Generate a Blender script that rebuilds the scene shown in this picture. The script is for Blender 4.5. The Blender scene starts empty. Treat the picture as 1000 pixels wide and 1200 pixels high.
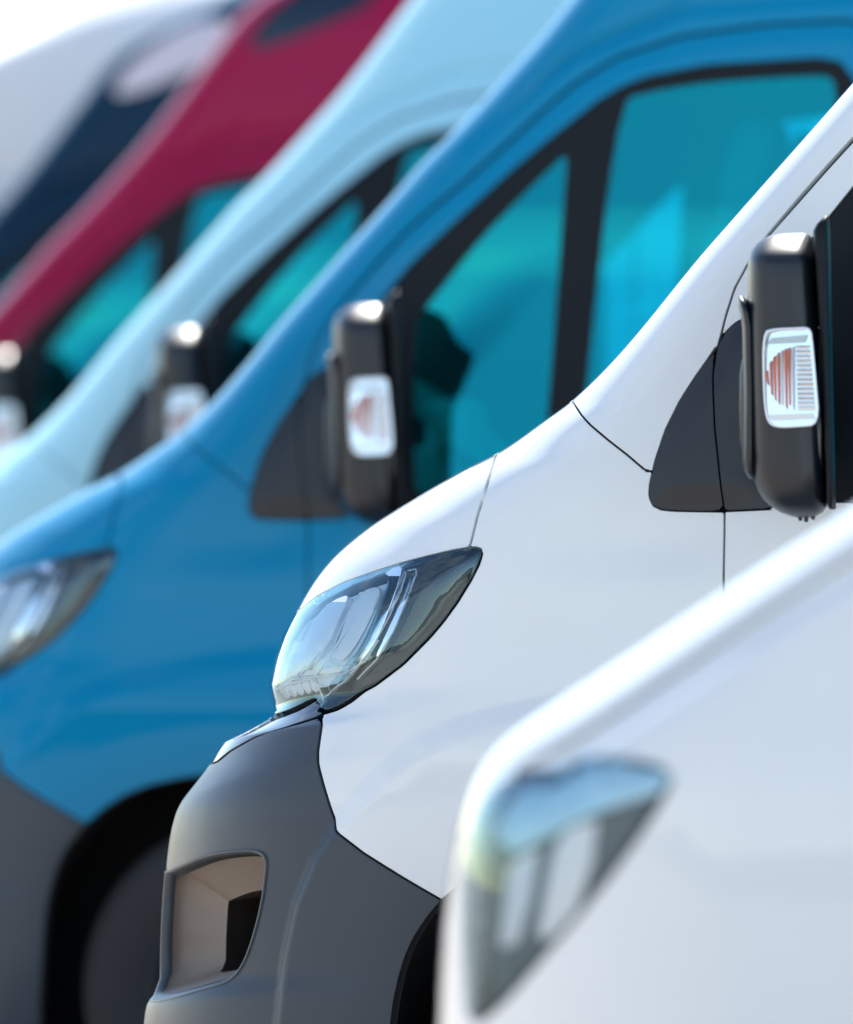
import bpy, math, numpy as np
from mathutils import Vector, Matrix
R = math.radians
S = bpy.context.scene
COL = S.collection

# ------------------------------------------------------------------ camera
YAW = R(15)                      # the view looks a little forward along the vans
FPX, D0, EYE = 11250.0, 15.0, 1.28
VD = np.array([-math.sin(YAW), math.cos(YAW), 0.0])
VR = np.array([math.cos(YAW), math.sin(YAW), 0.0])
REF = np.array([0.45, -1.0, EYE])
CAM = REF - D0 * VD
cam = bpy.data.objects.new('camera', bpy.data.cameras.new('camera'))
COL.objects.link(cam); S.camera = cam
cam.location = CAM; cam.rotation_euler = (math.pi / 2, 0, YAW)
cam.data.sensor_width = 36; cam.data.lens = 36 * FPX / 1200
cam.data.clip_start = 0.5; cam.data.clip_end = 9000
cam.data.dof.use_dof = True; cam.data.dof.focus_distance = D0 + 0.15
cam.data.dof.aperture_fstop = cam.data.lens / 102.0
cam.data.dof.aperture_blades = 0

# ------------------------------------------------------------------ sky, sun, exposure
SUN = Vector((-0.12, 0.71, 0.69)).normalized()
sun_el = math.asin(SUN.z); sun_az = math.atan2(SUN.x, SUN.y)
W = bpy.data.worlds.new('World'); S.world = W; W.use_nodes = True
nt = W.node_tree; nt.nodes.clear()
sky = nt.nodes.new('ShaderNodeTexSky'); sky.sky_type = 'NISHITA'; sky.sun_disc = False
sky.sun_elevation = sun_el; sky.sun_rotation = sun_az
sky.air_density = 1.0; sky.dust_density = 0.15; sky.ozone_density = 1.2
tc = nt.nodes.new('ShaderNodeTexCoord')
mp = nt.nodes.new('ShaderNodeMapping'); mp.inputs['Scale'].default_value = (1.0, 1.0, 2.6)
nz = nt.nodes.new('ShaderNodeTexNoise'); nz.inputs['Scale'].default_value = 2.3; nz.inputs['Detail'].default_value = 7; nz.inputs['Roughness'].default_value = 0.55
rp = nt.nodes.new('ShaderNodeValToRGB'); rp.color_ramp.elements[0].position = 0.53; rp.color_ramp.elements[1].position = 0.80
mx = nt.nodes.new('ShaderNodeMix'); mx.data_type = 'RGBA'
bg = nt.nodes.new('ShaderNodeBackground'); wo = nt.nodes.new('ShaderNodeOutputWorld')
L = nt.links
L.new(tc.outputs['Generated'], mp.inputs['Vector']); L.new(mp.outputs['Vector'], nz.inputs['Vector'])
L.new(nz.outputs['Fac'], rp.inputs['Fac']); L.new(rp.outputs['Color'], mx.inputs['Factor'])
L.new(sky.outputs['Color'], mx.inputs['A']); mx.inputs['B'].default_value = (7.0, 7.05, 7.1, 1)
L.new(mx.outputs['Result'], bg.inputs['Color']); bg.inputs['Strength'].default_value = 0.15
L.new(bg.outputs['Background'], wo.inputs['Surface'])
sl = bpy.data.lights.new('sun', 'SUN'); sl.energy = 4.8; sl.angle = R(0.53); sl.color = (1.0, 0.95, 0.87)
so = bpy.data.objects.new('sun', sl); COL.objects.link(so)
so.rotation_euler = SUN.to_track_quat('Z', 'Y').to_euler()
S.view_settings.view_transform = 'Standard'; S.view_settings.look = 'None'
S.view_settings.exposure = 0.85; S.view_settings.gamma = 1
S.cycles.use_denoising = True
S.cycles.max_bounces = 10; S.cycles.transparent_max_bounces = 16

# ------------------------------------------------------------------ materials
def mat(name, col, rough=0.5, metal=0.0, coat=0.0, coat_rough=0.03, ior=1.5, bump=None, vary=0.0, spec=0.5, coat_ior=1.5):
    m = bpy.data.materials.new(name); m.use_nodes = True
    n = m.node_tree; b = n.nodes['Principled BSDF']
    b.inputs['Base Color'].default_value = (*col, 1); b.inputs['Roughness'].default_value = rough
    b.inputs['Metallic'].default_value = metal; b.inputs['Coat Weight'].default_value = coat
    b.inputs['Coat Roughness'].default_value = coat_rough; b.inputs['Coat IOR'].default_value = coat_ior; b.inputs['IOR'].default_value = ior
    b.inputs['Specular IOR Level'].default_value = spec
    t = n.nodes.new('ShaderNodeTexCoord')
    if bump:
        z = n.nodes.new('ShaderNodeTexNoise'); z.inputs['Scale'].default_value = bump[0]; z.inputs['Detail'].default_value = 3
        u = n.nodes.new('ShaderNodeBump'); u.inputs['Strength'].default_value = bump[1]; u.inputs['Distance'].default_value = bump[2]
        n.links.new(t.outputs['Object'], z.inputs['Vector']); n.links.new(z.outputs['Fac'], u.inputs['Height'])
        n.links.new(u.outputs['Normal'], b.inputs['Normal'])
        if coat: n.links.new(u.outputs['Normal'], b.inputs['Coat Normal'])
    if vary:
        z = n.nodes.new('ShaderNodeTexNoise'); z.inputs['Scale'].default_value = 9; z.inputs['Detail'].default_value = 6
        r = n.nodes.new('ShaderNodeMapRange'); r.inputs['To Min'].default_value = rough - vary; r.inputs['To Max'].default_value = rough + vary
        n.links.new(t.outputs['Object'], z.inputs['Vector']); n.links.new(z.outputs['Fac'], r.inputs['Value'])
        n.links.new(r.outputs['Result'], b.inputs['Roughness'])
    return m

def paint(name, col, rough=0.4, coat=0.5):
    m = mat(name, col, rough, 0.0, coat, 0.03, bump=(55, 0.03, 0.002), spec=0.0, coat_ior=1.40)
    n = m.node_tree; b = n.nodes['Principled BSDF']; t = n.nodes.new('ShaderNodeTexCoord')
    z = n.nodes.new('ShaderNodeTexNoise'); z.inputs['Scale'].default_value = 7; z.inputs['Detail'].default_value = 8; z.inputs['Roughness'].default_value = 0.65
    r = n.nodes.new('ShaderNodeMapRange'); r.inputs['From Min'].default_value = .3; r.inputs['From Max'].default_value = .75
    r.inputs['To Min'].default_value = 0.0; r.inputs['To Max'].default_value = .05 if min(col) > .5 else .006
    x = n.nodes.new('ShaderNodeMix'); x.data_type = 'RGBA'; x.inputs['A'].default_value = (*col, 1); x.inputs['B'].default_value = (.36, .31, .26, 1)
    k = n.nodes.new('ShaderNodeMapRange'); k.inputs['From Min'].default_value = .3; k.inputs['From Max'].default_value = .75; k.inputs['To Min'].default_value = .015; k.inputs['To Max'].default_value = .07
    for i, o in ((z.inputs['Vector'], t.outputs['Object']), (r.inputs['Value'], z.outputs['Fac']), (x.inputs['Factor'], r.outputs['Result']), (b.inputs['Base Color'], x.outputs['Result']), (k.inputs['Value'], z.outputs['Fac']), (b.inputs['Coat Roughness'], k.outputs['Result'])):
        n.links.new(o, i)
    return m

def glass(name, tint, refl, base):
    """see-through pane: tinted transparency plus a mirror reflection that grows towards grazing"""
    m = bpy.data.materials.new(name); m.use_nodes = True
    n = m.node_tree; n.nodes.clear()
    o = n.nodes.new('ShaderNodeOutputMaterial'); mix = n.nodes.new('ShaderNodeMixShader')
    tr = n.nodes.new('ShaderNodeBsdfTransparent'); tr.inputs['Color'].default_value = (*tint, 1)
    gl = n.nodes.new('ShaderNodeBsdfGlossy'); gl.inputs['Roughness'].default_value = 0.01; gl.inputs['Color'].default_value = (*refl, 1)
    fr = n.nodes.new('ShaderNodeFresnel'); fr.inputs['IOR'].default_value = 1.5
    r = n.nodes.new('ShaderNodeMapRange'); r.inputs['From Min'].default_value = 0.0; r.inputs['To Min'].default_value = base
    n.links.new(fr.outputs['Fac'], r.inputs['Value'])
    n.links.new(r.outputs['Result'], mix.inputs['Fac'])
    n.links.new(tr.outputs['BSDF'], mix.inputs[1]); n.links.new(gl.outputs['BSDF'], mix.inputs[2])
    n.links.new(mix.outputs['Shader'], o.inputs['Surface'])
    return m

M = dict(
    white=paint('white_paint', (0.76, 0.79, 0.785), coat=1.0), blue=paint('blue_paint', (0.0002, 0.215, 0.40), coat=0.55),
    pale=paint('pale_blue_paint', (0.46, 0.79, 0.87)), red=paint('maroon_paint', (0.34, 0.005, 0.05)),
    navy=paint('navy_paint', (0.002, 0.030, 0.065)), cream=paint('cream_paint', (0.86, 0.85, 0.83)),
    pocket=mat('warm_grey_plastic', (0.24, 0.20, 0.17), 0.5, bump=(900, 0.12, 0.0006), vary=0.05),
    cavity=mat('dark_cavity_plastic', (0.055, 0.045, 0.04), 0.5),
    slate=mat('slate_bezel', (0.05, 0.085, 0.11), 0.4),
    clear=glass('clear_plastic', (0.99, 0.99, 0.99), (1, 1, 1), 0.03),
    grey=mat('grey_plastic', (0.044, 0.057, 0.072), 0.36, bump=(900, 0.25, 0.0008), vary=0.06, spec=0.35),
    black=mat('black_plastic', (0.007, 0.011, 0.016), 0.36, bump=(900, 0.1, 0.0005), vary=0.05, spec=0.5),
    satin=mat('black_rubber', (0.005, 0.008, 0.011), 0.5, spec=0.2),
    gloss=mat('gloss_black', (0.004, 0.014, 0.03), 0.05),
    void=mat('dark_liner', (0.006, 0.006, 0.007), 0.9),
    trim=mat('cabin_trim', (0.05, 0.055, 0.06), 0.7),
    cloth=mat('grey_seat_cloth', (0.20, 0.21, 0.22), 0.85),
    dash=mat('pale_cabin_trim', (0.62, 0.62, 0.56), 0.45),
    chrome=mat('bright_reflector', (0.85, 0.88, 0.92), 0.07, 1.0),
    satinchrome=mat('satin_reflector', (0.75, 0.78, 0.82), 0.3, 1.0),
    bezel=mat('dark_bezel', (0.012, 0.018, 0.026), 0.10, 0.0),
    frost=mat('frosted_plastic', (0.90, 0.92, 0.95), 0.15, coat=0.7),
    amber=mat('amber_plastic', (0.95, 0.22, 0.06), 0.25, coat=0.6),
    skyref=mat('sky_painted_reflector', (0.82, 0.95, 0.98), 0.25, 0.0, coat=0.4),  # pale blue of the reflected sky painted into a matte base colour
    skybez=mat('sky_reflection_bezel', (0.55, 0.80, 0.90), 0.25, 0.0, coat=0.6),  # sky reflected in the lens top, put into the bezel as pale blue
    tyre=mat('tyre_rubber', (0.016, 0.016, 0.018), 0.75, bump=(60, 0.3, 0.003)),
    rim=mat('dark_steel_rim', (0.05, 0.055, 0.065), 0.4, 0.6),
    palerefl=mat('pale_roof_reflection', (0.70, 0.72, 0.74), 0.3, coat=0.5),  # pale reflection on the navy roof, painted as an even grey
    lens=glass('clear_lens', (0.95, 0.98, 0.99), (0.66, 0.90, 1), 0.035),
    tint=glass('teal_tinted_glass', (0.025, 0.80, 0.86), (0.03, 0.86, 0.92), 0.19),
    screen=glass('windscreen_glass', (0.62, 0.86, 0.88), (0.8, 1.0, 1.0), 0.04),
)

# ------------------------------------------------------------------ small numeric helpers
def pchip(x, xp, fp):
    xp = np.asarray(xp, float); fp = np.asarray(fp, float)
    h = np.diff(xp); d = np.diff(fp) / h
    m = np.zeros_like(fp); m[0] = d[0]; m[-1] = d[-1]
    for i in range(1, len(fp) - 1):
        if d[i-1] * d[i] > 0:
            w1 = 2*h[i] + h[i-1]; w2 = h[i] + 2*h[i-1]
            m[i] = (w1 + w2) / (w1/d[i-1] + w2/d[i])
    i = np.clip(np.searchsorted(xp, x) - 1, 0, len(xp) - 2)
    t = np.clip((x - xp[i]) / h[i], 0, 1)
    return ((1+2*t)*(1-t)**2*fp[i] + t*(1-t)**2*h[i]*m[i] + t*t*(3-2*t)*fp[i+1] + t*t*(t-1)*h[i]*m[i+1])

def sst(t): t = np.clip(t, 0, 1); return t*t*(3-2*t)

def sdf(X, Y, poly):
    """signed distance to a closed outline, negative inside"""
    P = np.asarray(poly, float); Q = np.roll(P, -1, 0)
    best = np.full(X.shape, 1e18); ins = np.zeros(X.shape, bool)
    for (ax, ay), (bx, by) in zip(P, Q):
        ex, ey = bx-ax, by-ay
        t = np.clip(((X-ax)*ex + (Y-ay)*ey) / (ex*ex + ey*ey + 1e-12), 0, 1)
        best = np.minimum(best, (X-ax-t*ex)**2 + (Y-ay-t*ey)**2)
        c = (ay > Y) != (by > Y)
        with np.errstate(divide='ignore', invalid='ignore'):
            ins ^= c & (X < (bx-ax)*(Y-ay)/(by-ay if by != ay else 1e-12) + ax)
    d = np.sqrt(best)
    return np.where(ins, -d, d)

def chaikin(poly, n=2, keep=()):
    P = [tuple(p) for p in poly]
    for _ in range(n):
        Q = []
        for a, b in zip(P, P[1:] + P[:1]):
            Q += [(a[0]*.75+b[0]*.25, a[1]*.75+b[1]*.25), (a[0]*.25+b[0]*.75, a[1]*.25+b[1]*.75)]
        P = Q
    return P

def clip(A, T, g):
    """keep the part of a triangle mesh where g < 0, cutting triangles exactly on g = 0"""
    ins = g < 0
    c = ins[T].sum(1)
    out = [T[c == 3]]
    N = len(A); new = []; base = N
    def edge(i, j):
        nonlocal base
        lo = np.minimum(i, j); hi = np.maximum(i, j)
        return lo * N + hi
    keys = []; parts = []
    for cnt, flag in ((1, True), (2, False)):
        P = T[c == cnt]
        if not len(P): continue
        k = np.argmax(ins[P] == flag, 1); r = np.arange(len(P))
        a, b, d = P[r, k], P[r, (k+1) % 3], P[r, (k+2) % 3]
        e1, e2 = edge(a, b), edge(a, d)
        keys += [e1, e2]; parts.append((cnt, a, b, d, e1, e2))
    if keys:
        u = np.unique(np.concatenate(keys)); lo = u // N; hi = u % N
        t = (g[lo] / (g[lo] - g[hi]))[:, None]
        A = np.vstack([A, A[lo] * (1-t) + A[hi] * t])
        f = lambda e: N + np.searchsorted(u, e)
        for cnt, a, b, d, e1, e2 in parts:
            if cnt == 1: out.append(np.stack([a, f(e1), f(e2)], 1))
            else: out += [np.stack([f(e1), b, d], 1), np.stack([f(e1), d, f(e2)], 1)]
    T = np.vstack(out)
    used, inv = np.unique(T, return_inverse=True)
    return A[used], inv.reshape(-1, 3)

def unit(v): return v / np.maximum(np.linalg.norm(v, axis=-1, keepdims=True), 1e-12)

def mesh_np(name, P, T, N=None):
    me = bpy.data.meshes.new(name)
    me.vertices.add(len(P)); me.vertices.foreach_set('co', np.ascontiguousarray(P, np.float32).ravel())
    me.loops.add(len(T)*3); me.loops.foreach_set('vertex_index', np.ascontiguousarray(T, np.int32).ravel())
    me.polygons.add(len(T)); me.polygons.foreach_set('loop_start', np.arange(0, len(T)*3, 3, dtype=np.int32))
    me.polygons.foreach_set('use_smooth', np.ones(len(T), bool))
    me.update(calc_edges=True); me.validate()
    if N is not None: me.normals_split_custom_set_from_vertices(np.ascontiguousarray(unit(N), np.float32))
    return me

def link(name, me, m, parent=None, label=None):
    o = bpy.data.objects.new(name, me); COL.objects.link(o)
    if not me.materials: me.materials.append(m)
    if m is not None:
        o.material_slots[0].link = 'OBJECT'; o.material_slots[0].material = m
    if parent: o.parent = parent
    if label: o['label'] = label
    return o

# ------------------------------------------------------------------ a vehicle body as a lofted surface
class Shell:
    def __init__(s, loc, yaw, side_tab, sil, zs, u_side, u_rear, ncol=(150, 220), warp=None):
        s.loc = np.array(loc, float); s.yaw = yaw
        c, n = math.cos(yaw), math.sin(yaw); s.rot = np.array([[c, -n, 0], [n, c, 0], [0, 0, 1]])
        zs = np.asarray(zs); tab = np.array(side_tab, float)
        V, Ls, ex = (pchip(zs, tab[:, 0], tab[:, k]) for k in (1, 2, 3))
        wc = np.zeros_like(zs) if warp is None else warp(zs)
        sil = sorted(sil, key=lambda p: p[1]); sx = [p[0] for p in sil]; sy = [p[1] for p in sil]
        t = np.linspace(0, math.pi/2, 500); t = t[None]
        e = (2/ex)[:, None]
        v = V[:, None] * np.sin(t)**e; ue = Ls[:, None] * (1 - np.cos(t)**e)
        zz = zs[:, None] - wc[:, None] * (1 - (v/V[:, None])**2)
        u0 = np.zeros(len(zs))
        for _ in range(30):
            X, Y = s.draw(np.stack([u0[:, None] + ue, -v, zz], -1))
            k = X.argmin(1); r = np.arange(len(zs))
            u0 += (pchip(Y[r, k], sy, sx) - X[r, k]) / s.ppm * 0.8
        n1, n2 = ncol
        tt = np.linspace(0, 1, n1 + 1); tt = (tt*0.6 + 0.4*sst(tt)) * math.pi/2; tt = tt[None]
        v1 = V[:, None] * np.sin(tt)**e; u1 = u0[:, None] + Ls[:, None] * (1 - np.cos(tt)**e)
        uc = (u0 + Ls)[:, None]; f = np.linspace(0, 1, n2 + 1)[1:][None]
        us = np.maximum(u_side, uc + 0.3)
        u2 = uc + (us - uc) * f
        f3 = np.linspace(0, 1, 9)[1:][None]; u3 = us + (np.maximum(u_rear, us+.2) - us) * f3
        U = np.hstack([u1, u2, u3, u3[:, -1:] + .03]); Vv = np.hstack([v1, np.repeat(V[:, None], n2 + 8, 1), 0*V[:, None]])
        Vv[:, n1+n2+8] -= .02
        Z = zs[:, None] - wc[:, None] * (1 - (Vv/V[:, None])**2) * (U < uc + .5)
        P = np.stack([U, -Vv, Z], -1); s.P = P; s.n1 = n1
        s.normals(); X, Y = s.draw(P); k = X[:, :n1].argmin(1)
        seg = np.linalg.norm(np.diff(P[:, :n1+1], axis=1), axis=2); cs = np.hstack([np.zeros((len(zs), 1)), np.cumsum(seg, 1)])
        for i in range(len(zs)):
            j = np.arange(k[i]); X[i, j] = X[i, k[i]] - (cs[i, k[i]] - cs[i, j]) * s.ppm
        s.X, s.Y, s.k = X, Y, k
        nr, nc = X.shape; a = np.arange(nr*nc).reshape(nr, nc)
        q = [a[:-1, :-1], a[:-1, 1:], a[1:, 1:], a[1:, :-1]]
        s.T = np.vstack([np.stack([q[0].ravel(), q[1].ravel(), q[2].ravel()], 1), np.stack([q[0].ravel(), q[2].ravel(), q[3].ravel()], 1)])
        hid = np.arange(nc)[None] < k[:, None]; s.hidden = hid.ravel()

    @property
    def ppm(s): return FPX / ((s.loc + s.rot @ REF - CAM) @ VD) * math.cos(YAW - s.yaw)
    def draw(s, P):
        Q = P @ s.rot.T + s.loc - CAM; d = Q @ VD
        return 500 + FPX * (Q @ VR) / d, 600 - FPX * Q[..., 2] / d
    def at(s, x, y, Yp):
        """the point of the vertical plane y = Yp of the vehicle that the drawing shows at (x, y)"""
        ray = s.rot.T @ (VD + VR*(x-500)/FPX + np.array([0, 0, 1])*(600-y)/FPX)
        o = s.rot.T @ (CAM - s.loc)
        return o + ray * ((Yp - o[1]) / ray[1])
    def normals(s):
        P = s.P; du = np.gradient(P, axis=1); dz = np.gradient(P, axis=0)
        N = unit(np.cross(du, dz)); 
        N[:, 0, 1] = 0; s.N = unit(N)
    def push(s, h):
        s.P = s.P + s.N * h[..., None]; s.P[:, 0, 1] = 0; s.normals()
    def region(s, keep, minus=(), gap=2.2):
        A = np.hstack([s.P.reshape(-1, 3), s.N.reshape(-1, 3), s.X.reshape(-1, 1), s.Y.reshape(-1, 1)])
        T = s.T
        if keep is not None:
            k = np.asarray(keep); lo, hi = k.min(0) - 12, k.max(0) + 12
            ok = (A[:, 6] > lo[0]) & (A[:, 6] < hi[0]) & (A[:, 7] > lo[1]) & (A[:, 7] < hi[1])
            T = T[ok[T].any(1)]
            u, inv = np.unique(T, return_inverse=True); A, T = A[u], inv.reshape(-1, 3)
            A, T = clip(A, T, sdf(A[:, 6], A[:, 7], keep) + gap)
        for p in minus:
            wide = 0
            if p is DOOR: wide = 3.0 * sst((330 - A[:, 7]) / 120)
            A, T = clip(A, T, -sdf(A[:, 6], A[:, 7], p) + gap + wide)
        return A, T
    def panel(s, name, keep, minus=(), gap=2.2, inset=0.0, flange=0.016, both=False, tilt=0.0):
        A, T = s.region(keep, minus, gap)
        if tilt:
            zt = A[:, 2].min(); inset = (inset + tilt * (A[:, 2] - zt))[:, None]
        P, N = A[:, :3] - A[:, 3:6]*inset, A[:, 3:6]
        if tilt: N = unit(N + np.array([0, 0, tilt]))
        if flange:
            E = np.vstack([T[:, [0, 1]], T[:, [1, 2]], T[:, [2, 0]]]); Es = np.sort(E, 1)
            _, idx, cnt = np.unique(Es[:, 0]*len(P) + Es[:, 1], return_index=True, return_counts=True)
            B = E[idx[cnt == 1]]
            zmin = s.P[..., 2].min() + 1e-3
            mid = (np.abs(P[B][..., 1]) < 1e-4).all(1) | (P[B][..., 2] < zmin).all(1)
            B = B[~mid]
            out = np.zeros_like(P); o = np.cross(P[B[:, 1]] - P[B[:, 0]], N[B[:, 0]])
            np.add.at(out, B[:, 0], o); np.add.at(out, B[:, 1], o)
            b = np.unique(B); inv = np.full(len(P), -1); inv[b] = np.arange(len(b)); nb = len(b); n0 = len(P)
            ou = unit(out[b]); nn = N[b]
            r1 = P[b] + ou*.0013 - nn*.0011; r2 = P[b] + ou*.0015 - nn*flange
            P = np.vstack([P, P[b], r1, r1, r2]); N = np.vstack([N, nn, nn*.5+ou, ou, ou])
            i, j = inv[B[:, 0]], inv[B[:, 1]]
            q = lambda a, c, d, e: np.vstack([np.stack([a, c, d], 1), np.stack([a, d, e], 1)])
            T = np.vstack([T, q(n0+j, n0+i, n0+nb+i, n0+nb+j), q(n0+2*nb+j, n0+2*nb+i, n0+3*nb+i, n0+3*nb+j)])
        if both:
            f = np.array([1, -1, 1]); n0 = len(P)
            P = np.vstack([P, P*f]); N = np.vstack([N, N*f]); T = np.vstack([T, T[:, ::-1] + n0])
        return mesh_np(name, P, T, N)
    def on(s, pts, inset=0.0):
        """points of the surface (front-side, in view) under drawing coordinates, with normals"""
        X, Y, T = s.X.ravel(), s.Y.ravel(), s.T
        T = T[~s.hidden[T].any(1)]
        a, b, c = T.T; res = []
        Pv, Nv = s.P.reshape(-1, 3), s.N.reshape(-1, 3)
        cx = X[T].mean(1); cy = Y[T].mean(1)
        for x, y in pts:
            near = np.argpartition((cx-x)**2 + (cy-y)**2, 12)[:12]
            best = None
            for t in near:
                i, j, k = T[t]
                M2 = np.array([[X[j]-X[i], X[k]-X[i]], [Y[j]-Y[i], Y[k]-Y[i]]])
                try: w = np.linalg.solve(M2, [x-X[i], y-Y[i]])
                except np.linalg.LinAlgError: continue
                bad = max(0, -w[0], -w[1], w.sum()-1)
                if best is None or bad < best[0]: best = (bad, t, np.clip(w, -.5, 1.5))
            _, t, w = best; i, j, k = T[t]
            p = Pv[i]*(1-w.sum()) + Pv[j]*w[0] + Pv[k]*w[1]; n = unit(Nv[i]*(1-w.sum()) + Nv[j]*w[0] + Nv[k]*w[1])
            res.append((p - n*inset, n))
        return np.array([r[0] for r in res]), np.array([r[1] for r in res])

# ------------------------------------------------------------------ plain mesh helpers (triangles from lists)
class MB:
    def __init__(s): s.v = []; s.f = []
    def add(s, v, f):
        n = len(s.v); s.v += [tuple(p) for p in v]; s.f += [tuple(i+n for i in q) for q in f]
    def box(s, c, h, rot=None, bev=0.0):
        c = np.array(c, float); h = np.array(h, float)
        if bev <= 0:
            v = np.array([(x, y, z) for x in (-1, 1) for y in (-1, 1) for z in (-1, 1)]) * h
            f = [(0, 1, 3, 2), (4, 6, 7, 5), (0, 4, 5, 1), (2, 3, 7, 6), (0, 2, 6, 4), (1, 5, 7, 3)]
        else:                      # rounded box: superellipsoid
            v, f = [], []; nu, nv = 20, 12
            for i in range(nv+1):
                la = -math.pi/2 + math.pi*i/nv
                for j in range(nu):
                    lo = 2*math.pi*j/nu; p = lambda q: math.copysign(abs(q)**bev, q)
                    v.append((h[0]*p(math.cos(la))*p(math.cos(lo)), h[1]*p(math.cos(la))*p(math.sin(lo)), h[2]*p(math.sin(la))))
            for i in range(nv):
                for j in range(nu): f.append((i*nu+j, i*nu+(j+1) % nu, (i+1)*nu+(j+1) % nu, (i+1)*nu+j))
            v = np.array(v)
        if rot is not None: v = v @ np.array(rot).T
        s.add(v + c, f)
    def loft(s, rings, caps=True):
        n = len(rings[0]); v = [p for r in rings for p in r]; f = []
        for i in range(len(rings)-1):
            for j in range(n): f.append((i*n+j, i*n+(j+1) % n, (i+1)*n+(j+1) % n, (i+1)*n+j))
        if caps: f += [tuple(range(n))[::-1], tuple(range((len(rings)-1)*n, len(rings)*n))]
        s.add(v, f)
    def lathe(s, prof, c, n=48):   # profile (radius, y) about an axis along y
        rings = [[(c[0]+r*math.cos(2*math.pi*k/n), c[1]+y, c[2]+r*math.sin(2*math.pi*k/n)) for k in range(n)] for r, y in prof]
        s.loft(rings, False)
    def tube(s, pts, r, n=10):
        pts = [np.array(p, float) for p in pts]; rings = []
        for i, p in enumerate(pts):
            t = unit(pts[min(i+1, len(pts)-1)] - pts[max(i-1, 0)]); a = unit(np.cross(t, (0.3, 0.2, 0.93))); b = np.cross(t, a)
            rings.append([p + r*(math.cos(2*math.pi*k/n)*a + math.sin(2*math.pi*k/n)*b) for k in range(n)])
        s.loft(rings)
    def build(s, name, m, parent=None, smooth=True, angle=40, label=None):
        me = bpy.data.meshes.new(name); me.from_pydata(s.v, [], s.f); me.validate()
        import bmesh
        b = bmesh.new(); b.from_mesh(me); bmesh.ops.recalc_face_normals(b, faces=b.faces)
        for f in b.faces: f.smooth = smooth
        for e in b.edges:
            if len(e.link_faces) == 2 and e.calc_face_angle(0) > R(angle): e.smooth = False
        b.to_mesh(me); b.free()
        return link(name, me, m, parent, label)

def mirror_copy(o, parent):
    """the same part on the other side of the vehicle"""
    c = o.copy(); COL.objects.link(c); c.parent = parent; c.scale = (1, -1, 1)
    for ch in list(o.children):
        d = ch.copy(); COL.objects.link(d); d.parent = c
    return c

def copy_tree(o, parent=None):
    c = o.copy(); COL.objects.link(c)
    if parent: c.parent = parent
    for ch in list(o.children): copy_tree(ch, c)
    return c

def tree(o):
    yield o
    for c in o.children: yield from tree(c)

# ------------------------------------------------------------------ the panel van
Z = lambda y: EYE + (600 - y) / 750
SIL = [(2400, -690), (2100, -672), (1900, -640), (1750, -587), (1600, -510), (1435, -420), (1338, -300), (1260, -195), (1207, -128),
       (1152, -66), (1092, 0), (1029, 64), (1000, 97), (835, 283.5), (670, 470), (640, 492), (585, 530), (540, 553), (480, 588), (430, 620),
       (385, 660), (360, 695), (340, 735), (326, 775), (318, 815), (315, 828), (290, 845), (252, 866), (246, 878), (240, 894), (224, 922),
       (206, 955), (199, 985), (194, 1030), (190, 1100), (189, 1150), (184, 1162), (173, 1176), (169, 1200), (166, 1300), (170, 1400), (185, 1500), (200, 1700)]
SIDE = [  # z, half width, corner length, corner exponent
    (0.15, .95, .62, 2.4), (0.45, 1.00, .62, 2.4), (0.80, 1.005, .60, 2.4), (0.90, 1.003, .58, 2.4), (1.00, .992, .55, 2.4),
    (1.10, .985, .54, 2.35), (1.22, .978, .50, 2.35), (1.32, .970, .40, 2.45), (1.45, .955, .27, 2.7), (1.60, .937, .20, 3.0), (1.90, .905, .18, 3.0),
    (2.20, .875, .18, 3.0), (2.45, .852, .18, 3.0), (2.65, .825, .20, 2.9), (2.80, .765, .30, 2.5), (2.90, .66, .5, 2.2), (2.96, .5, .5, 2.2), (2.99, .3, .4, 2.1), (3.0, .03, .3, 2.1)]
zs = np.concatenate([np.arange(.22, 2.3, .0085), np.arange(2.3, 2.9, .016), np.linspace(2.9, 3.0, 16)])
van = Shell((0, 0, 0), 0, SIDE, SIL, zs, 2.5, 5.6, warp=lambda z: .065 * (1 - sst((z - .97) / .17)))

ARCH = chaikin([(452, 2000), (452, 1343), (455, 1265), (459, 1190), (472, 1130), (490, 1090), (529, 1042), (590, 1002), (680, 982), (760, 978), (850, 984),
        (940, 1016), (1010, 1085), (1045, 1180), (1055, 1270), (1056, 2000)], 1)
FLARE = [(318, 1700), (320, 1300), (325, 1200), (334, 1120), (347, 1060), (368, 1008), (395, 965), (420, 928), (450, 896), (485, 870), (525, 850), (570, 836), (620, 825), (700, 808),
         (800, 797), (900, 803), (1000, 835), (1100, 905), (1160, 1000), (1190, 1150), (1195, 1700)]
HL = [(310, 831), (313, 800), (320, 770), (330, 745), (348, 718), (373, 698.5), (405, 682), (440, 669.5), (475, 658.5), (504, 651), (530, 645), (549, 641.6), (558, 641), (563.5, 643.5),
      (565, 649), (562, 660), (552, 680), (536, 706), (520, 728), (504, 747), (472, 779), (440, 803), (408, 818), (377, 826.5), (372.5, 826), (372, 818), (368, 816), (340, 824)]
FOG = chaikin([(193, 1024), (208, 1016), (240, 1003), (270, 998), (303, 997), (312, 1008), (310, 1030), (306, 1060), (296, 1100), (284, 1132), (268, 1150), (240, 1158), (193, 1172),
               (170, 1172), (165, 1100), (170, 1034)], 2)
HOODGAP = [(580, 535), (575, 552), (570, 570), (560, 602), (553, 630), (550, 642)]
HOOD = [(-5000, 470), (610, 474), (600, 495)] + HOODGAP + [(500, 690), (400, 780), (340, 821), (313, 833), (290, 846), (250, 868), (-5000, 868)]
GRILLE = [(-5000, 855), (-5000, 770), (60, 770), (150, 800), (130, 855)]
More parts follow.
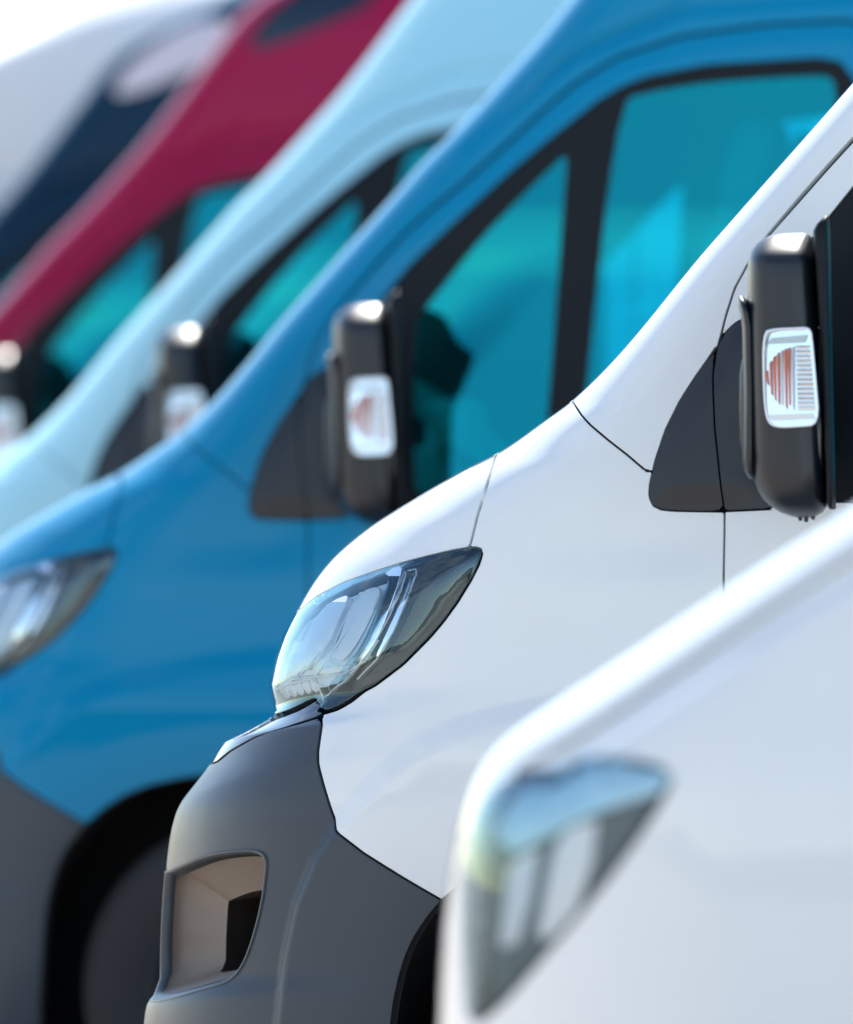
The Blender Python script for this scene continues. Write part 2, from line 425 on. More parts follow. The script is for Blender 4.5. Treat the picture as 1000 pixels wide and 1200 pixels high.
STRIP = [(-5000, 869), (200, 869), (250, 868), (290, 846), (316, 832), (345, 823.5), (372, 815), (373, 828.5), (350, 835), (330, 842), (290, 859.5), (262, 877), (248, 890), (200, 900), (-5000, 905)]
BUMP = [(-5000, 905), (200, 900), (248, 890), (262, 877), (290, 859.5), (330, 842), (350, 835), (370.5, 828.5), (370.5, 880), (373, 897), (379, 920), (387, 946), (397, 973), (430, 999),
        (475, 1028), (515, 1053), (570, 1090), (600, 1110), (600, 2000), (-5000, 2000)]
COWL = [(672, 472), (681, 486), (692, 498), (712, 515), (735, 533), (757, 552)]
FENDER = [(640, 440), (655, 455)] + COWL + [(775, 552), (800, 590), (848, 598), (848, 1335), (560, 1335), (570, 1090), (515, 1053), (475, 1028), (430, 999), (397, 973), (387, 946), (379, 920),
          (373, 897), (370.5, 880), (370.5, 828.5), (400, 780), (500, 690)] + HOODGAP[::-1] + [(600, 495), (610, 474)]
TRIA = [(838.5, 407), (830, 420), (815, 441), (797, 469), (780, 503), (768, 538), (761, 568), (760.5, 582), (765, 592), (774, 596.5), (788, 598), (848, 599), (843, 550), (838, 500), (836, 440)]
TRIB = [(840, 410), (846, 396), (853, 386), (864, 377), (880, 370), (900, 362), (906, 420), (908, 596), (848.5, 598.5), (843.5, 550), (838.5, 500), (836.5, 440)]
DOOR = [(848, 1335), (848, 599), (843, 550), (838, 500), (836, 440), (839, 412), (844, 396), (850, 371), (861, 337), (877, 308), (898, 279), (968, 200), (1000, 165), (1040, 129), (1092, 86), (1156, 28), (1205, -18),
        (1252, -58), (1316, -98), (1412, -130), (1540, -149), (1660, -156), (1700, -145), (1722, -110), (1730, -40), (1732, 1335)]
WIN = [(905, 350), (925, 314), (950, 281), (973, 252), (1000, 219), (1050, 171), (1105, 120), (1155, 74), (1207, 30), (1284, -32), (1320, -54), (1360, -70), (1450, -88), (1616, -100), (1650, -94), (1672, -66),
       (1676, -30), (1678, 588), (905, 588)]
Q1 = chaikin([(1004, 305), (1040, 258), (1105, 178), (1170, 110), (1215, 66), (1238, 44), (1236, 80), (1210, 390), (1196, 558), (1020, 562), (1003, 552)], 1)
Q2 = chaikin([(1322, -36), (1350, -45), (1425, -60), (1500, -67), (1600, -74), (1640, -74), (1644, -30), (1645, 562), (1247, 562), (1264, 400), (1290, 160)], 1)
SCREEN = [(-5000, 440), (625, 440), (660, 425), (985, 60), (1140, -95), (1150, -130), (1060, -150), (-5000, -150)]

X, Y = van.X, van.Y
g_fl = sdf(X, Y, FLARE); g_ar = sdf(X, Y, ARCH)
van.push(.016 * np.clip((-g_fl + 5) / (14 + 12 * sst((X - 380) / 70)), 0, 1))
van.push(-.015 * np.clip(1 - g_ar / 80, 0, 1.15)**2)
rid = np.array([(580, 656), (690, 511), (1000, 150)], float)          # feature line from lamp tip up the pillar
dx, dy = rid[1] - rid[0]; ln = math.hypot(dx, dy)
side = ((X - rid[0, 0]) * dy - (Y - rid[0, 1]) * dx) / ln              # positive to the left above the line
fade = sst((690 - Y) / 60) * sst((Y - 180) / 150) * sst((X - 520) / 60)
van.push(-.035 * np.logaddexp(0, -side / 2.5) * 2.5 / 750 * fade * (X > 400) * sst(1 - (-side - 150) / 100))
cr = np.interp(X, [-400, 150, 250, 310, 372, 480], [985, 962, 922, 906, 895, 880])
van.push(-.017 * np.clip((cr - Y) / 62, 0, 1) * sst((500 - X) / 110) * sst((Y - 806) / 26))
g_hl = sdf(X, Y, HL)
van.push(.016 * (1 - np.clip(1 + g_hl / 62, 0, 1)**2) * (g_hl < 0))
g_tr = sdf(X, Y, TRIA[:11] + [(906, 598), (906, 362), (880, 370), (864, 377), (853, 386), (846, 396)])
van.push(.008 * sst(-g_tr / 34))
g_dr = sdf(X, Y, DOOR)
van.push(.006 * sst((-g_dr) / 30) * sst((240 - Y) / 120))              # door frame stands proud above the sill
gut = np.interp(X, [1000, 1250, 1420, 1700, 6000], [110, -105, -180, -205, -225])
van.push(-.012 * np.exp(-((Y - gut) / 10.0)**2) * sst((X - 1050) / 150))

root = bpy.data.objects.new('panel_van', None); COL.objects.link(root)
PAINTED = []
def painted(o): PAINTED.append(o.name.split('.')[0]); return o
PM = M['white']
body = painted(link('body', van.panel('body', None, (HOOD, FENDER, BUMP, STRIP, HL, DOOR, TRIA, SCREEN, GRILLE, ARCH), both=True), PM, root))
hood = painted(link('hood', van.panel('hood', HOOD, (HL, GRILLE), both=True), PM, root))
link('bumper', van.panel('bumper', BUMP, (ARCH, FOG), both=True), M['grey'], root)
link('bumper_trim', van.panel('bumper_trim', STRIP, (), gap=1.4, both=True), M['gloss'], root)
link('windscreen', van.panel('windscreen', SCREEN, (), inset=.004, both=True), M['screen'], root)
gr = link('grille', van.panel('grille', GRILLE, (), inset=.03, both=True), M['satin'], root)
for y in (790, 812, 834):
    A, T = van.region([(-5000, y-4), (110, y-4), (110, y+4), (-5000, y+4)], (), 0)
    P = A[:, :3] - A[:, 3:6]*.008; P = np.vstack([P, P*np.array([1, -1, 1])]); T = np.vstack([T, T[:, ::-1] + len(A)])
    _, i0, inv = np.unique(np.round(P, 5), axis=0, return_index=True, return_inverse=True)
    link('slat', mesh_np('slat', P[i0], inv.reshape(-1)[T]), M['bezel'], gr)
fender = painted(link('fender', van.panel('fender', FENDER, (HL, TRIA, ARCH)), PM, root))
tria = link('pillar_corner_trim', van.panel('pillar_corner_trim', TRIA, (), gap=1.2, inset=-.003), M['black'], root)
door = painted(link('door', van.panel('door', DOOR, (WIN, TRIB)), PM, root))
link('mirror_base', van.panel('mirror_base', TRIB, (), gap=1.5, inset=-.003), M['black'], door)
link('window_frame', van.panel('window_frame', WIN, (Q1, Q2), gap=1.0, inset=.004, flange=.02), M['satin'], door)
link('quarter_window_pane', van.panel('quarter_window_pane', Q1, (), gap=-1, inset=.010, flange=0), M['tint'], door)
link('window_pane', van.panel('window_pane', Q2, (), gap=-1, inset=.010, flange=0), M['tint'], door)
# black inner skin seen through the shut lines; openings for glass, lamps and wheels
link('inner_body', van.panel('inner_body', None, (WIN, SCREEN, ARCH, chaikin(HL, 0), FOG), gap=-6, inset=.018, flange=0, both=True), M['void'], root)

def ringpts(poly, inset):
    return van.on(poly, inset)[0]
def patch(name, poly, inset, m, parent, fl=.012, tilt=0.0):
    return link(name, van.panel(name, poly, (), gap=0, inset=inset, flange=fl, tilt=tilt), m, parent)

# fog lamp pocket: a rim that rolls in to a deep dark box
p0, n0 = van.on(FOG); cen = p0.mean(0); inw = unit(np.array([.38, .92, 0.03]))
rings = []
for sc, dp, up in ((.935, .019, 0), (.93, .026, 0), (.90, .045, .002), (.56, .100, -.022)):
    c = cen + np.array([.03, 0, 0]) * (1 - sc)
    rings.append([tuple(c + (p - c)*sc + inw*dp + np.array([0, 0, up])) for p in p0])
mb = MB(); mb.loft(rings, False); 
rim_r = []
for sc, dp in ((1.035, .006), (1.03, -.0005), (1.015, -.0022), (.995, -.001), (.970, .004), (.948, .011), (.935, .020)):
    c = cen + np.array([.03, 0, 0]) * (1 - sc)
    rim_r.append([tuple(c + (p - c)*sc + inw*dp) for p in p0])
fog = mb.build('fog_lamp_pocket', M['pocket'], root, angle=75)
b = MB(); b.loft(rim_r, False); b.build('pocket_rim', M['grey'], fog, angle=80)
mb = MB(); r5 = [tuple(cen + (np.array(p) - cen)*.9 + inw*.045 - inw*.0) for p in rings[-1]]
mb.loft([rings[-1], [tuple(np.array(p) + inw*.10) for p in rings[-1]]], False); mb.add([tuple(np.array(p) + inw*.10) for p in rings[-1]], [tuple(range(len(p0)))])
mb.build('pocket_liner', M['cavity'], fog)

# headlight: housing shell, bezels, reflectors, light guides and the clear lens
p0, n0 = van.on(HL); cen = p0.mean(0); inw = unit(np.array([.55, .83, 0]))
rings = [[tuple(cen + (p - cen)*sc + inw*dp) for p in p0] for sc, dp in ((1.0, .006), (.97, .03), (.9, .085))]
mb = MB(); mb.loft(rings, False); mb.add(rings[-1], [tuple(range(len(p0)))])
head = mb.build('headlight', M['bezel'], root, angle=60)
patch('reflector', [(322, 812), (322, 780), (334, 752), (352, 722), (376, 704), (440, 676), (470, 668), (462, 700), (440, 752), (404, 792), (380, 806)], .012, M['skyref'], head, tilt=.05)
patch('dark_bezel', [(474, 664), (548, 645), (560, 648), (553, 674), (520, 723), (470, 776), (440, 798), (404, 813), (432, 775), (458, 725)], .012, M['bezel'], head, tilt=.02)
patch('light_guide', chaikin([(452, 672), (474, 664), (474, 682), (462, 720), (440, 762), (408, 800), (388, 812), (378, 812), (410, 780), (436, 742), (456, 700), (462, 678)], 1), .009, M['chrome'], head, tilt=-.06)
patch('light_guide', chaikin([(404, 704), (408, 702), (398, 740), (374, 776), (348, 800), (340, 802), (366, 776), (392, 740)], 1), .008, M['chrome'], head, .006)
patch('light_guide', chaikin([(340, 790), (400, 784), (440, 766), (440, 770), (402, 790), (340, 796)], 1), .008, M['frost'], head, .006)
patch('light_guide', chaikin([(480, 668), (486, 668), (480, 700), (466, 736), (446, 770), (438, 776), (462, 730), (474, 696)], 1), .010, M['chrome'], head)
patch('lamp_cell', chaikin([(424, 696), (444, 688), (450, 694), (432, 744), (410, 772), (396, 776), (398, 764)], 1), .008, M['frost'], head, tilt=-.05)
patch('lamp_cell', chaikin([(380, 716), (414, 699), (414, 710), (388, 765), (352, 792), (346, 780)], 1), .009, M['frost'], head, tilt=-.10)
for k in range(5):
    x = 326 + k*9
    patch('daylight_or_glint_segment', [(x, 818 - k*1.5), (x, 803 - k*1.2), (x+6.5, 801 - k*1.2), (x+6.5, 816 - k*1.5)], .010, M['frost'], head, .004)
for pl in ([(452, 672), (470, 664), (477, 672), (474, 694), (462, 724), (440, 762), (408, 798), (384, 813), (372, 816)],
           [(424, 696), (442, 688), (450, 692), (446, 712), (432, 744), (412, 772), (396, 782), (392, 774), (402, 748), (424, 696)],
           [(478, 668), (488, 666), (490, 674), (482, 704), (466, 740), (444, 774), (420, 797)],
           [(330, 806), (346, 798), (372, 794), (404, 792), (432, 776), (448, 752)], [(374, 818), (374, 804), (366, 797), (340, 803), (324, 808)],
           [(412, 700), (404, 730), (384, 764), (356, 792)], [(436, 690), (420, 730), (392, 774), (372, 794)]):
    q = chaikin(pl, 2) if pl[0] == pl[-1] else [tuple(p) for p in np.stack([np.interp(np.linspace(0, 1, 26), np.linspace(0, 1, len(pl)), [p[k] for p in pl]) for k in (0, 1)], 1)]
    mb = MB(); mb.tube(van.on(q, .005)[0], .0014, 6); mb.build('lamp_rib', M['frost'], head)
link('lens', van.panel('lens', HL, (), gap=1.3, inset=-.002, flange=.012), M['lens'], head)
mb = MB(); c = van.on([(372, 752)], .055)[0][0]
mb.box(c, (.028, .028, .028), bev=1.0); mb.build('bulb', M['chrome'], head)

# wheel with tyre, rim and the arch liner
AX = np.array([van.at(756, 600, -1.0)[0], -.86, .345])
mb = MB(); mb.lathe([(.20, -.105), (.235, -.118), (.30, -.122), (.328, -.108), (.343, -.085), (.345, 0), (.343, .085), (.328, .108), (.235, .11), (.20, .105)], AX)
wheel = mb.build('wheel', M['tyre'], root)
mb = MB(); mb.lathe([(.20, -.10), (.205, -.112), (.195, -.108), (.185, -.07), (.15, -.055), (.10, -.075), (.07, -.09), (.03, -.095), (.001, -.095)], AX, 40)
rim = mb.build('rim', M['rim'], wheel)
mb = MB()
for k in range(10):
    a = 2*math.pi*k/10; mb.box(AX + np.array([.125*math.cos(a), -.069, .125*math.sin(a)]), (.016, .006, .016), bev=.6)
for k in range(5):
    a = 2*math.pi*(k+.5)/5; mb.box(AX + np.array([.055*math.cos(a), -.098, .055*math.sin(a)]), (.011, .012, .011), bev=.5)
mb.build('wheel_nut', M['satin'], wheel)['kind'] = 'stuff'
mb = MB(); cs = []
for k in range(25):
    a = math.pi*(-.08 + 1.16*k/24); cs.append((AX[0] - .50*math.cos(a), .28 + .535*math.sin(a)))
mb.loft([[(x, -.965 + .14*min(1, max(0, (AX[0]-.22-x)/.28)), z) for x, z in cs], [(x, -.50, z) for x, z in cs]], False)
liner = mb.build('arch_liner', M['void'], root)
mb = MB(); n = len(cs); mb.add([(x, -.5, z) for x, z in cs], [tuple(range(n))]); mb.build('liner_back', M['void'], liner)

# door mirror
def section(rows, yc, b, ex=3.0, npt=40, toe=0.2):
    rings = []
    for y, xl, xr, bs in rows:
        th = [2*math.pi*k/npt for k in range(npt)]
        cs = np.array([math.copysign(abs(math.cos(a))**(2/ex), math.cos(a)) for a in th]); sn = np.array([math.copysign(abs(math.sin(a))**(2/ex), math.sin(a)) for a in th])
        L0, R0 = van.at(xl, y, yc - b*bs*.6)[0], van.at(xr, y, yc - b*bs*.6)[0]; z = van.at(xl, y, yc - b)[2]
        for _ in range(6):
            pts = np.stack([(L0+R0)/2 + max(R0-L0, .004)/2*cs - toe*(b*bs*sn + b), yc + b*bs*sn, np.full(npt, z)], 1)
            px, _y = van.draw(pts); L0 += (xl - px.min())/750; R0 += (xr - px.max())/750
            if R0 - L0 < .004: L0 = R0 = (L0 + R0)/2
        rings.append([tuple(p) for p in pts])
    return rings
rows = [(271.5, 922, 945, .28), (272.3, 911, 948, .34), (274.5, 901, 950.5, .42), (278, 893, 952, .52), (284, 886, 953, .66), (292, 880.5, 954, .82), (299, 878, 955, .93), (304, 877, 955.5, .975), (310, 876.5, 956, .995), (330, 876, 957.5, 1), (367, 876, 960, 1),
        (440, 877, 965, 1), (520, 878.5, 969, 1), (548, 880, 970.5, .99), (562, 883, 971, .97), (574, 888, 971, .92), (584, 894, 970, .86), (593, 903, 969, .76), (600, 914, 965, .62), (604.5, 926, 957, .44), (606.5, 934, 948, .2)]
mb = MB(); mb.loft(section(rows, -1.165, .118, 3.4)); mir = mb.build('side_mirror', M['black'], root, angle=80)
rows = [(252, 968, 972, .8), (256, 963, 973, .9), (262, 957, 973, .96), (270, 953, 973.5, 1), (290, 954, 974, 1), (367, 959, 975.5, 1), (500, 966, 978, 1), (560, 968, 979.5, 1), (585, 969, 980, .96), (594, 970, 980, .85), (597, 973, 979, .7)]
mb = MB(); mb.loft(section(rows, -1.155, .118, 6)); mb.build('mirror_rim', M['satin'], mir, angle=60)
gx = van.at(979, 430, -1.15)[0]
mb = MB(); mb.box((gx - .022, -1.165, Z(430)), (.003, .095, .185), np.array([[.97, -.24, 0], [.24, .97, 0], [0, 0, 1]]), bev=.25); mb.build('mirror_glass', M['chrome'], mir)
rows = [(346, 866, 871, .5), (350, 865, 876, .8), (358, 865.5, 881, 1), (368, 868, 885, 1), (385, 870, 888, 1), (460, 871, 890, 1), (520, 870, 890, 1), (540, 869.5, 890, 1), (552, 872, 890, .9), (561, 878, 890, .7)]
mb = MB(); mb.loft(section(rows, -1.185, .075, 2.6)); mb.build('mirror_back_shell', M['black'], mir, angle=80)
mb = MB()
zc = Z(500); xa = van.at(872, 500, -1.0)[0]
mb.box((xa + .06, -1.05, Z(480)), (.045, .09, .10), bev=.5)
mb.build('mirror_arm', M['black'], mir)
mb = MB()
for x, y in ((938, 606), (945, 607.5), (953, 604.5)):
    p = van.at(x, y, -1.19); mb.box(p, (.0035, .0035, .006), bev=.7)
mb.build('drain_nub', M['black'], mir)

def slab(poly, y0, y1):
    """an outline in the drawing, given real thickness between two planes of the vehicle"""
    b = MB(); b.loft([[van.at(x, y, y0) for x, y in poly], [van.at(x, y, y1) for x, y in poly]]); return b
OUT = chaikin([(893.5, 389), (906, 384.5), (930, 383.5), (950.5, 382.5), (953, 400), (957, 445), (961.5, 498.5), (935, 501), (908, 502), (897, 492), (894, 455)], 2)
INN = [(928 + (x-928)*.94, 442 + (y-442)*.962) for x, y in OUT]
YF = -1.279
ind = slab(OUT, YF, YF - .008).build('indicator_lamp', M['frost'], mir, angle=50)
tl = lambda y: YF - .0083 - .010*max(0, (y-384)/118)
b = MB(); b.add([van.at(x, y, tl(y)) for x, y in INN] + [van.at(x, y, YF-.0075) for x, y in INN], [tuple(range(len(INN)))] + [(k, (k+1) % len(INN), len(INN)+(k+1) % len(INN), len(INN)+k) for k in range(len(INN))])
b.build('indicator_reflector', M['chrome'], ind)
b = MB(); b.loft([[van.at(x, y, YF-.008) for x, y in OUT], [van.at(x, y, YF-.019) for x, y in OUT], [van.at(928+(x-928)*.985, 442+(y-442)*.985, YF-.021) for x, y in OUT],
                  [van.at(x, y, YF-.021) for x, y in INN], [van.at(x, y, YF-.009) for x, y in INN]], False)
b.build('indicator_frame', M['frost'], ind, angle=50)
slab([(900, 403), (904, 396), (946, 392), (943, 401)], YF-.0085, YF-.0135).build('indicator_top_facet', M['skyref'], ind)
slab([(899, 486), (952, 484), (955, 491), (905, 493)], YF-.0085, YF-.0195).build('indicator_bottom_facet', M['satinchrome'], ind)
for k in range(8):
    x = 898.5 + k*4.3; q = math.sqrt(max(0.02, 1 - ((7.4-k)/7.6)**2)); y0 = 443 - 36*q; y1 = 444 + 38*q
    slab([(x-1.3, y0+3), (x, y0), (x+1.2, y0-1), (x+1.2+2.2, y1), (x-1.3+2.2, y1-3)], YF-.0090, YF-.0160 - .0012*(k % 2)).build('amber_rib', M['amber'] if k not in (4, 7) else M['frost'], ind)
for k in range(14):
    y = 407 + k*5.5; x0 = 933 + k*.17; x1 = 950 + k*.46
    b = MB(); a0, a1 = van.at(x0, y, tl(y)-.002), van.at(x1, y, tl(y)-.002); b.tube([a0, (a0+a1)/2, a1], .0026, 8); b.build('clear_rib', M['chrome'], ind)
slab(INN, YF-.0198, YF-.0202).build('indicator_lens', M['clear'], ind)

# cabin: seats, dash, wheel, bulkhead
mb = MB()
mb.box((1.34, -.45, 1.12), (.26, .24, .09), bev=.35)
rot = np.array([[.96, 0, .28], [0, 1, 0], [-.28, 0, .96]])
mb.box((1.64, -.45, 1.52), (.075, .23, .40), rot, bev=.4); mb.box((1.75, -.45, 2.0), (.05, .13, .10), rot, bev=.5)
seat = mb.build('seat', M['cloth'], root)
mb = MB(); mb.box((.98, 0, 1.18), (.26, .86, .14), bev=.4); mb.box((1.0, -.45, 1.33), (.14, .22, .10), bev=.6); mb.box((1.0, 0, .98), (.3, .84, .16), bev=.3); mb.build('dashboard', M['dash'], root)
mb = MB(); c = np.array([1.14, -.45, 1.47]); ax = unit(np.array([-.62, 0, -.78])); e1 = np.array([0, 1, 0]); e2 = np.cross(ax, e1)
mb.tube([c + .205*(math.cos(a)*e1 + math.sin(a)*e2) for a in np.linspace(0, 2*math.pi, 37)], .016, 8)
for a in (0.3, math.pi-.3, math.pi*1.5): mb.tube([c, c + .2*(math.cos(a)*e1 + math.sin(a)*e2)], .018, 6)
mb.box(c, (.06, .07, .06), bev=.6); mb.tube([c, c + ax*.25], .03, 8)
mb.build('steering_wheel', M['dash'], root)
mb = MB(); mb.box((2.36, 0, 1.5), (.012, .82, .85)); mb.box((1.6, 0, .9), (.8, .86, .02)); mb.build('bulkhead', M['trim'], root)

for o in list(root.children):
    if o.name in ('fender', 'pillar_corner_trim', 'door', 'headlight', 'fog_lamp_pocket', 'wheel', 'arch_liner', 'side_mirror', 'seat'): mirror_copy(o, root)
for o in [o for o in root.children if o.name.startswith('wheel')]:           # rear axle
    c = o.copy(); COL.objects.link(c); c.parent = root; c.location.x = 3.7
    for ch in list(o.children):
        d = ch.copy(); COL.objects.link(d); d.parent = c

def place(o, cx, s, dz, yaw=0.0):
    """stand a van so that its reference point lies cx across the frame at 1/s of the focus distance"""
    d = D0 / s
    p = CAM + VD*d + VR*((cx-500)/FPX*d)
    c, n = math.cos(yaw), math.sin(yaw)
    o.location = (p[0] - (c*REF[0] - n*REF[1]), p[1] - (n*REF[0] + c*REF[1]), dz)
    o.rotation_euler.z = yaw

ROOFREFL = van.panel('roof_reflection', chaikin([(1425, -335), (1480, -345), (1579, -385), (1700, -440), (1690, -520), (1600, -500), (1520, -450), (1455, -395)], 2), (), gap=0, inset=-.004, flange=.006)
GROUP = 'panel vans parked in an angled row'
root['label'] = 'white panel van in sharp focus with grey bumper, in front of the bright blue van'
root['category'] = 'van'; root['group'] = GROUP
SPOTS = [('blue', 86, .783, -.017, R(6), 'bright blue high roof van behind the sharp white van'),
         ('pale', -74, .667, .0, R(6), 'pale sky blue high roof van between the blue van and the maroon van'),
         ('red', -250, .584, .0, R(6), 'maroon high roof van beyond the pale sky blue van'),
         ('navy', -354, .526, .0, R(6), 'dark navy van squeezed between the maroon van and the farthest cream van'),
         ('cream', -486, .48, .08, R(6), 'farthest cream white van at the upper left against the bright sky')]
vans = [(root, 15.0, 0.0)]
for key, cx, s, dz, yw, lab in SPOTS:
    v = copy_tree(root); place(v, cx, s, dz, yw)
    v['label'] = lab
    for o in tree(v):
        if o.type == 'MESH' and o.name.split('.')[0] in PAINTED: o.material_slots[0].material = M[key]
    if key in ('red', 'navy'):      # flush patch added high on the roof side, standing in for a reflection
        link('roof_reflection', ROOFREFL, M['gloss'] if key == 'red' else M['palerefl'], v)
    vans.append((v, D0/s, dz))

# ------------------------------------------------------------------ nearest vehicle: a smaller white van with a sloping nose
SN = 1.35; dN = D0 / SN
pN = CAM + VD*dN + VR*((640-500)/FPX*dN)
locN = (pN[0] - .45, pN[1] + .9, 0)
SILN = [(1900, 60), (1750, 75), (1550, 130), (1350, 290), (1180, 452), (1100, 525), (1000, 594), (900, 657), (800, 723), (700, 790), (640, 829), (600, 858), (570, 890), (550, 930), (538, 975), (528, 1030),
        (520, 1100), (515, 1200), (512, 1300), (505, 1400), (500, 1600), (505, 1800), (520, 1900)]
SIDEN = [(0.1, .84, .55, 2.4), (0.5, .89, .55, 2.4), (0.8, .90, .52, 2.5), (0.95, .895, .46, 2.5), (1.08, .88, .38, 2.5), (1.2, .86, .30, 2.5), (1.3, .84, .24, 2.7), (1.5, .80, .2, 2.8), (1.7, .74, .25, 2.5), (1.78, .66, .3, 2.3), (1.81, .4, .3, 2.2), (1.815, .05, .3, 2.2)]
near = Shell(locN, 0, SIDEN, SILN, np.concatenate([np.arange(.2, 1.7, .012), np.linspace(1.7, 1.815, 14)]), 2.2, 4.2, (110, 140))
nroot = bpy.data.objects.new('compact_van', None); COL.objects.link(nroot); nroot.location = locN
nroot['label'] = 'nearest white compact van, out of focus, with sloping bonnet edge at the lower right'; nroot['category'] = 'van'
NHL = chaikin([(541, 1010), (558, 950), (590, 915), (640, 892), (715, 884), (792, 902), (778, 934), (745, 985), (700, 1045), (640, 1116), (585, 1180), (550, 1205), (543, 1120)], 1)
NGAP = [(655, 868), (700, 838), (800, 772), (900, 706), (1000, 644), (1100, 590), (1180, 540)]
NHOOD = [(-5000, 500), (1130, 500)] + NGAP[::-1] + [(620, 890), (580, 930), (555, 985), (-5000, 985)]
NWIN = chaikin([(1300, 480), (1420, 330), (1560, 220), (1700, 190), (2250, 190), (2300, 230), (2300, 520), (1300, 530)], 1)
NSCR = [(-5000, 470), (1130, 470), (1300, 300), (1480, 150), (-5000, 150)]
NARCH = chaikin([(780, 2200), (780, 1750), (800, 1600), (870, 1480), (980, 1420), (1090, 1420), (1200, 1480), (1270, 1600), (1290, 1750), (1290, 2200)], 2)
NBUMP = [(-5000, 1320), (620, 1320), (760, 1400), (900, 1480), (900, 2300), (-5000, 2300)]
g_n = sdf(near.X, near.Y, NHL); near.push(.014 * (1 - np.clip(1 + g_n / 75, 0, 1)**2) * (g_n < 0))
near.push(-.022 * np.exp(-((sdf(near.X, near.Y, NHOOD) - 14) / 14.0)**2) * sst((near.X - 600) / 60))
link('body', near.panel('body', None, (NHL, NHOOD, NWIN, NSCR, NARCH, NBUMP), gap=3, both=True), M['white'], nroot)
link('hood', near.panel('hood', NHOOD, (NHL,), gap=3, both=True), M['white'], nroot)
link('bumper', near.panel('bumper', NBUMP, (NARCH,), gap=3, both=True), M['white'], nroot)
link('windscreen', near.panel('windscreen', NSCR, (), gap=2, both=True), M['screen'], nroot)
link('window_pane', near.panel('window_pane', NWIN, (), gap=2, inset=.006), M['tint'], nroot)
link('inner_body', near.panel('inner_body', None, (NWIN, NSCR, NARCH, NHL), gap=-8, inset=.016, flange=0, both=True), M['void'], nroot)
p0, n0 = near.on(NHL); cen = p0.mean(0); inw = unit(np.array([.55, .83, 0]))
rings = [[tuple(cen + (p - cen)*sc + inw*dp) for p in p0] for sc, dp in ((1.0, .006), (.97, .03), (.9, .08))]
mb = MB(); mb.loft(rings, False); mb.add(rings[-1], [tuple(range(len(p0)))])
nhead = mb.build('headlight', M['bezel'], nroot, angle=60)
def npatch(name, poly, inset, m): return link(name, near.panel(name, poly, (), gap=0, inset=inset, flange=.01), m, nhead)
npatch('dark_bezel', [(596, 1003), (690, 962), (770, 936), (742, 980), (698, 1042), (640, 1108), (588, 1168), (572, 1180), (570, 1100), (578, 1030)], .016, M['slate'])
npatch('reflector', [(668, 972), (700, 962), (692, 1012), (670, 1070), (642, 1100), (626, 1104), (640, 1046), (652, 990)], .012, M['frost'])
npatch('reflector', [(596, 1014), (632, 994), (622, 1050), (604, 1106), (584, 1112)], .012, M['frost'])
npatch('reflector', [(580, 1135), (610, 1130), (590, 1175), (572, 1185)], .02, M['frost'])
for y in (1030, 1052, 1074): npatch('daylight_or_glint_segment', [(552, y), (566, y-2), (566, y+9), (552, y+11)], .006, M['chrome'])  # chrome dashes added to stand for sun glints along the lamp edge
npatch('upper_bezel', [(575, 975), (600, 925), (650, 898), (715, 890), (786, 904), (772, 930), (690, 955), (600, 1000)], .012, M['skybez'])
link('lens', near.panel('lens', NHL, (), gap=2.5, inset=-.003, flange=.01), M['lens'], nhead)
axn = near.at(1035, 600, -.9); axn = np.array([axn[0], -.79, .31])
mb = MB(); mb.lathe([(.19, -.09), (.22, -.1), (.28, -.104), (.302, -.09), (.31, -.07), (.31, .07), (.30, .09), (.19, .09)], axn)
nw = mb.build('wheel', M['tyre'], nroot)
mb = MB(); mb.lathe([(.19, -.08), (.195, -.098), (.18, -.09), (.17, -.05), (.06, -.07), (.001, -.075)], axn, 40); mb.build('rim', M['rim'], nw)
for o in list(nroot.children):
    if o.name.split('.')[0] in ('window_pane', 'headlight', 'wheel'): mirror_copy(o, nroot)
for o in [o for o in nroot.children if o.name.startswith('wheel')]:
    c = o.copy(); COL.objects.link(c); c.parent = nroot; c.location.x = 2.6
    for ch in list(o.children):
        d = ch.copy(); COL.objects.link(d); d.parent = c

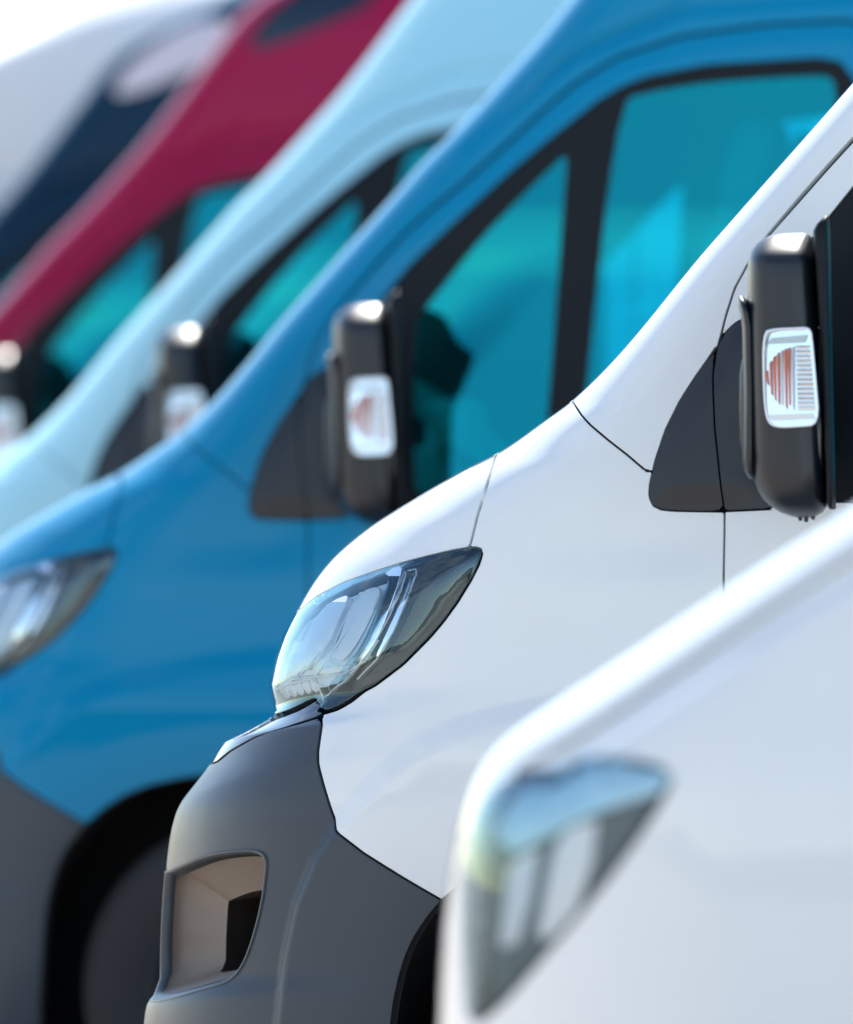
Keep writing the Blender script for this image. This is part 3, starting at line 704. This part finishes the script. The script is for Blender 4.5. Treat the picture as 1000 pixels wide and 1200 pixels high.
# ------------------------------------------------------------------ the parking ground
def asphalt():
    m = bpy.data.materials.new('pale_asphalt'); m.use_nodes = True
    n = m.node_tree; b = n.nodes['Principled BSDF']; b.inputs['Roughness'].default_value = 0.9
    t = n.nodes.new('ShaderNodeTexCoord'); z = n.nodes.new('ShaderNodeTexNoise'); z.inputs['Scale'].default_value = 0.6; z.inputs['Detail'].default_value = 10
    r = n.nodes.new('ShaderNodeValToRGB'); r.color_ramp.elements[0].color = (.46, .39, .325, 1); r.color_ramp.elements[1].color = (.60, .515, .44, 1)
    r.color_ramp.elements[0].position = .3; r.color_ramp.elements[1].position = .7
    g = n.nodes.new('ShaderNodeTexNoise'); g.inputs['Scale'].default_value = 90
    u = n.nodes.new('ShaderNodeBump'); u.inputs['Strength'].default_value = .4; u.inputs['Distance'].default_value = .01
    n.links.new(t.outputs['Object'], z.inputs['Vector']); n.links.new(t.outputs['Object'], g.inputs['Vector'])
    n.links.new(z.outputs['Fac'], r.inputs['Fac']); n.links.new(r.outputs['Color'], b.inputs['Base Color'])
    n.links.new(g.outputs['Fac'], u.inputs['Height']); n.links.new(u.outputs['Normal'], b.inputs['Normal'])
    return m
dd = [-3000, 0, dN] + [d for _, d, _ in vans] + [60, 4000]; hh = [0, 0, 0] + [z for _, _, z in vans] + [.06, .06]
ds = np.array(sorted(set(dd + list(np.arange(8, 40, .5))))); hs = np.interp(ds, dd, hh)
lat = [-4000, -60, -20, -10, 0, 10, 20, 60, 4000]
gv, gf = [], []
for d, h in zip(ds, hs):
    for l in lat: p = CAM + VD*d + VR*l; gv.append((p[0], p[1], h))
nl = len(lat)
for i in range(len(ds)-1):
    for j in range(nl-1): gf.append((i*nl+j, i*nl+j+1, (i+1)*nl+j+1, (i+1)*nl+j))
me = bpy.data.meshes.new('ground'); me.from_pydata(gv, [], gf)
g = link('ground', me, asphalt()); g['kind'] = 'structure'

# wooded hills on the camera's side of the lot (seen only as the dark band in the lamps and windows)
hv, hf = [], []; rng = np.random.default_rng(4)
na = 90; az = np.linspace(R(190), R(350), na) + YAW
for k, a in enumerate(az):
    e = sst(min(k, na-1-k) / 12)
    h = (26 + 12*math.sin(k*.23) + 8*math.sin(k*.61+1) + rng.uniform(-2.5, 2.5)) * e
    for r, q in ((420, -1), (470, .45*h), (560, h), (800, -1)):
        hv.append((CAM[0] + r*math.cos(a), CAM[1] + r*math.sin(a), q))
for k in range(na-1):
    for j in range(3): hf.append((k*4+j, k*4+j+1, (k+1)*4+j+1, (k+1)*4+j))
me = bpy.data.meshes.new('hills'); me.from_pydata(hv, [], hf)
o = link('hills', me, mat('wooded_hill', (.026, .03, .026), .95, bump=(.2, .8, 3.0))); o['kind'] = 'structure'
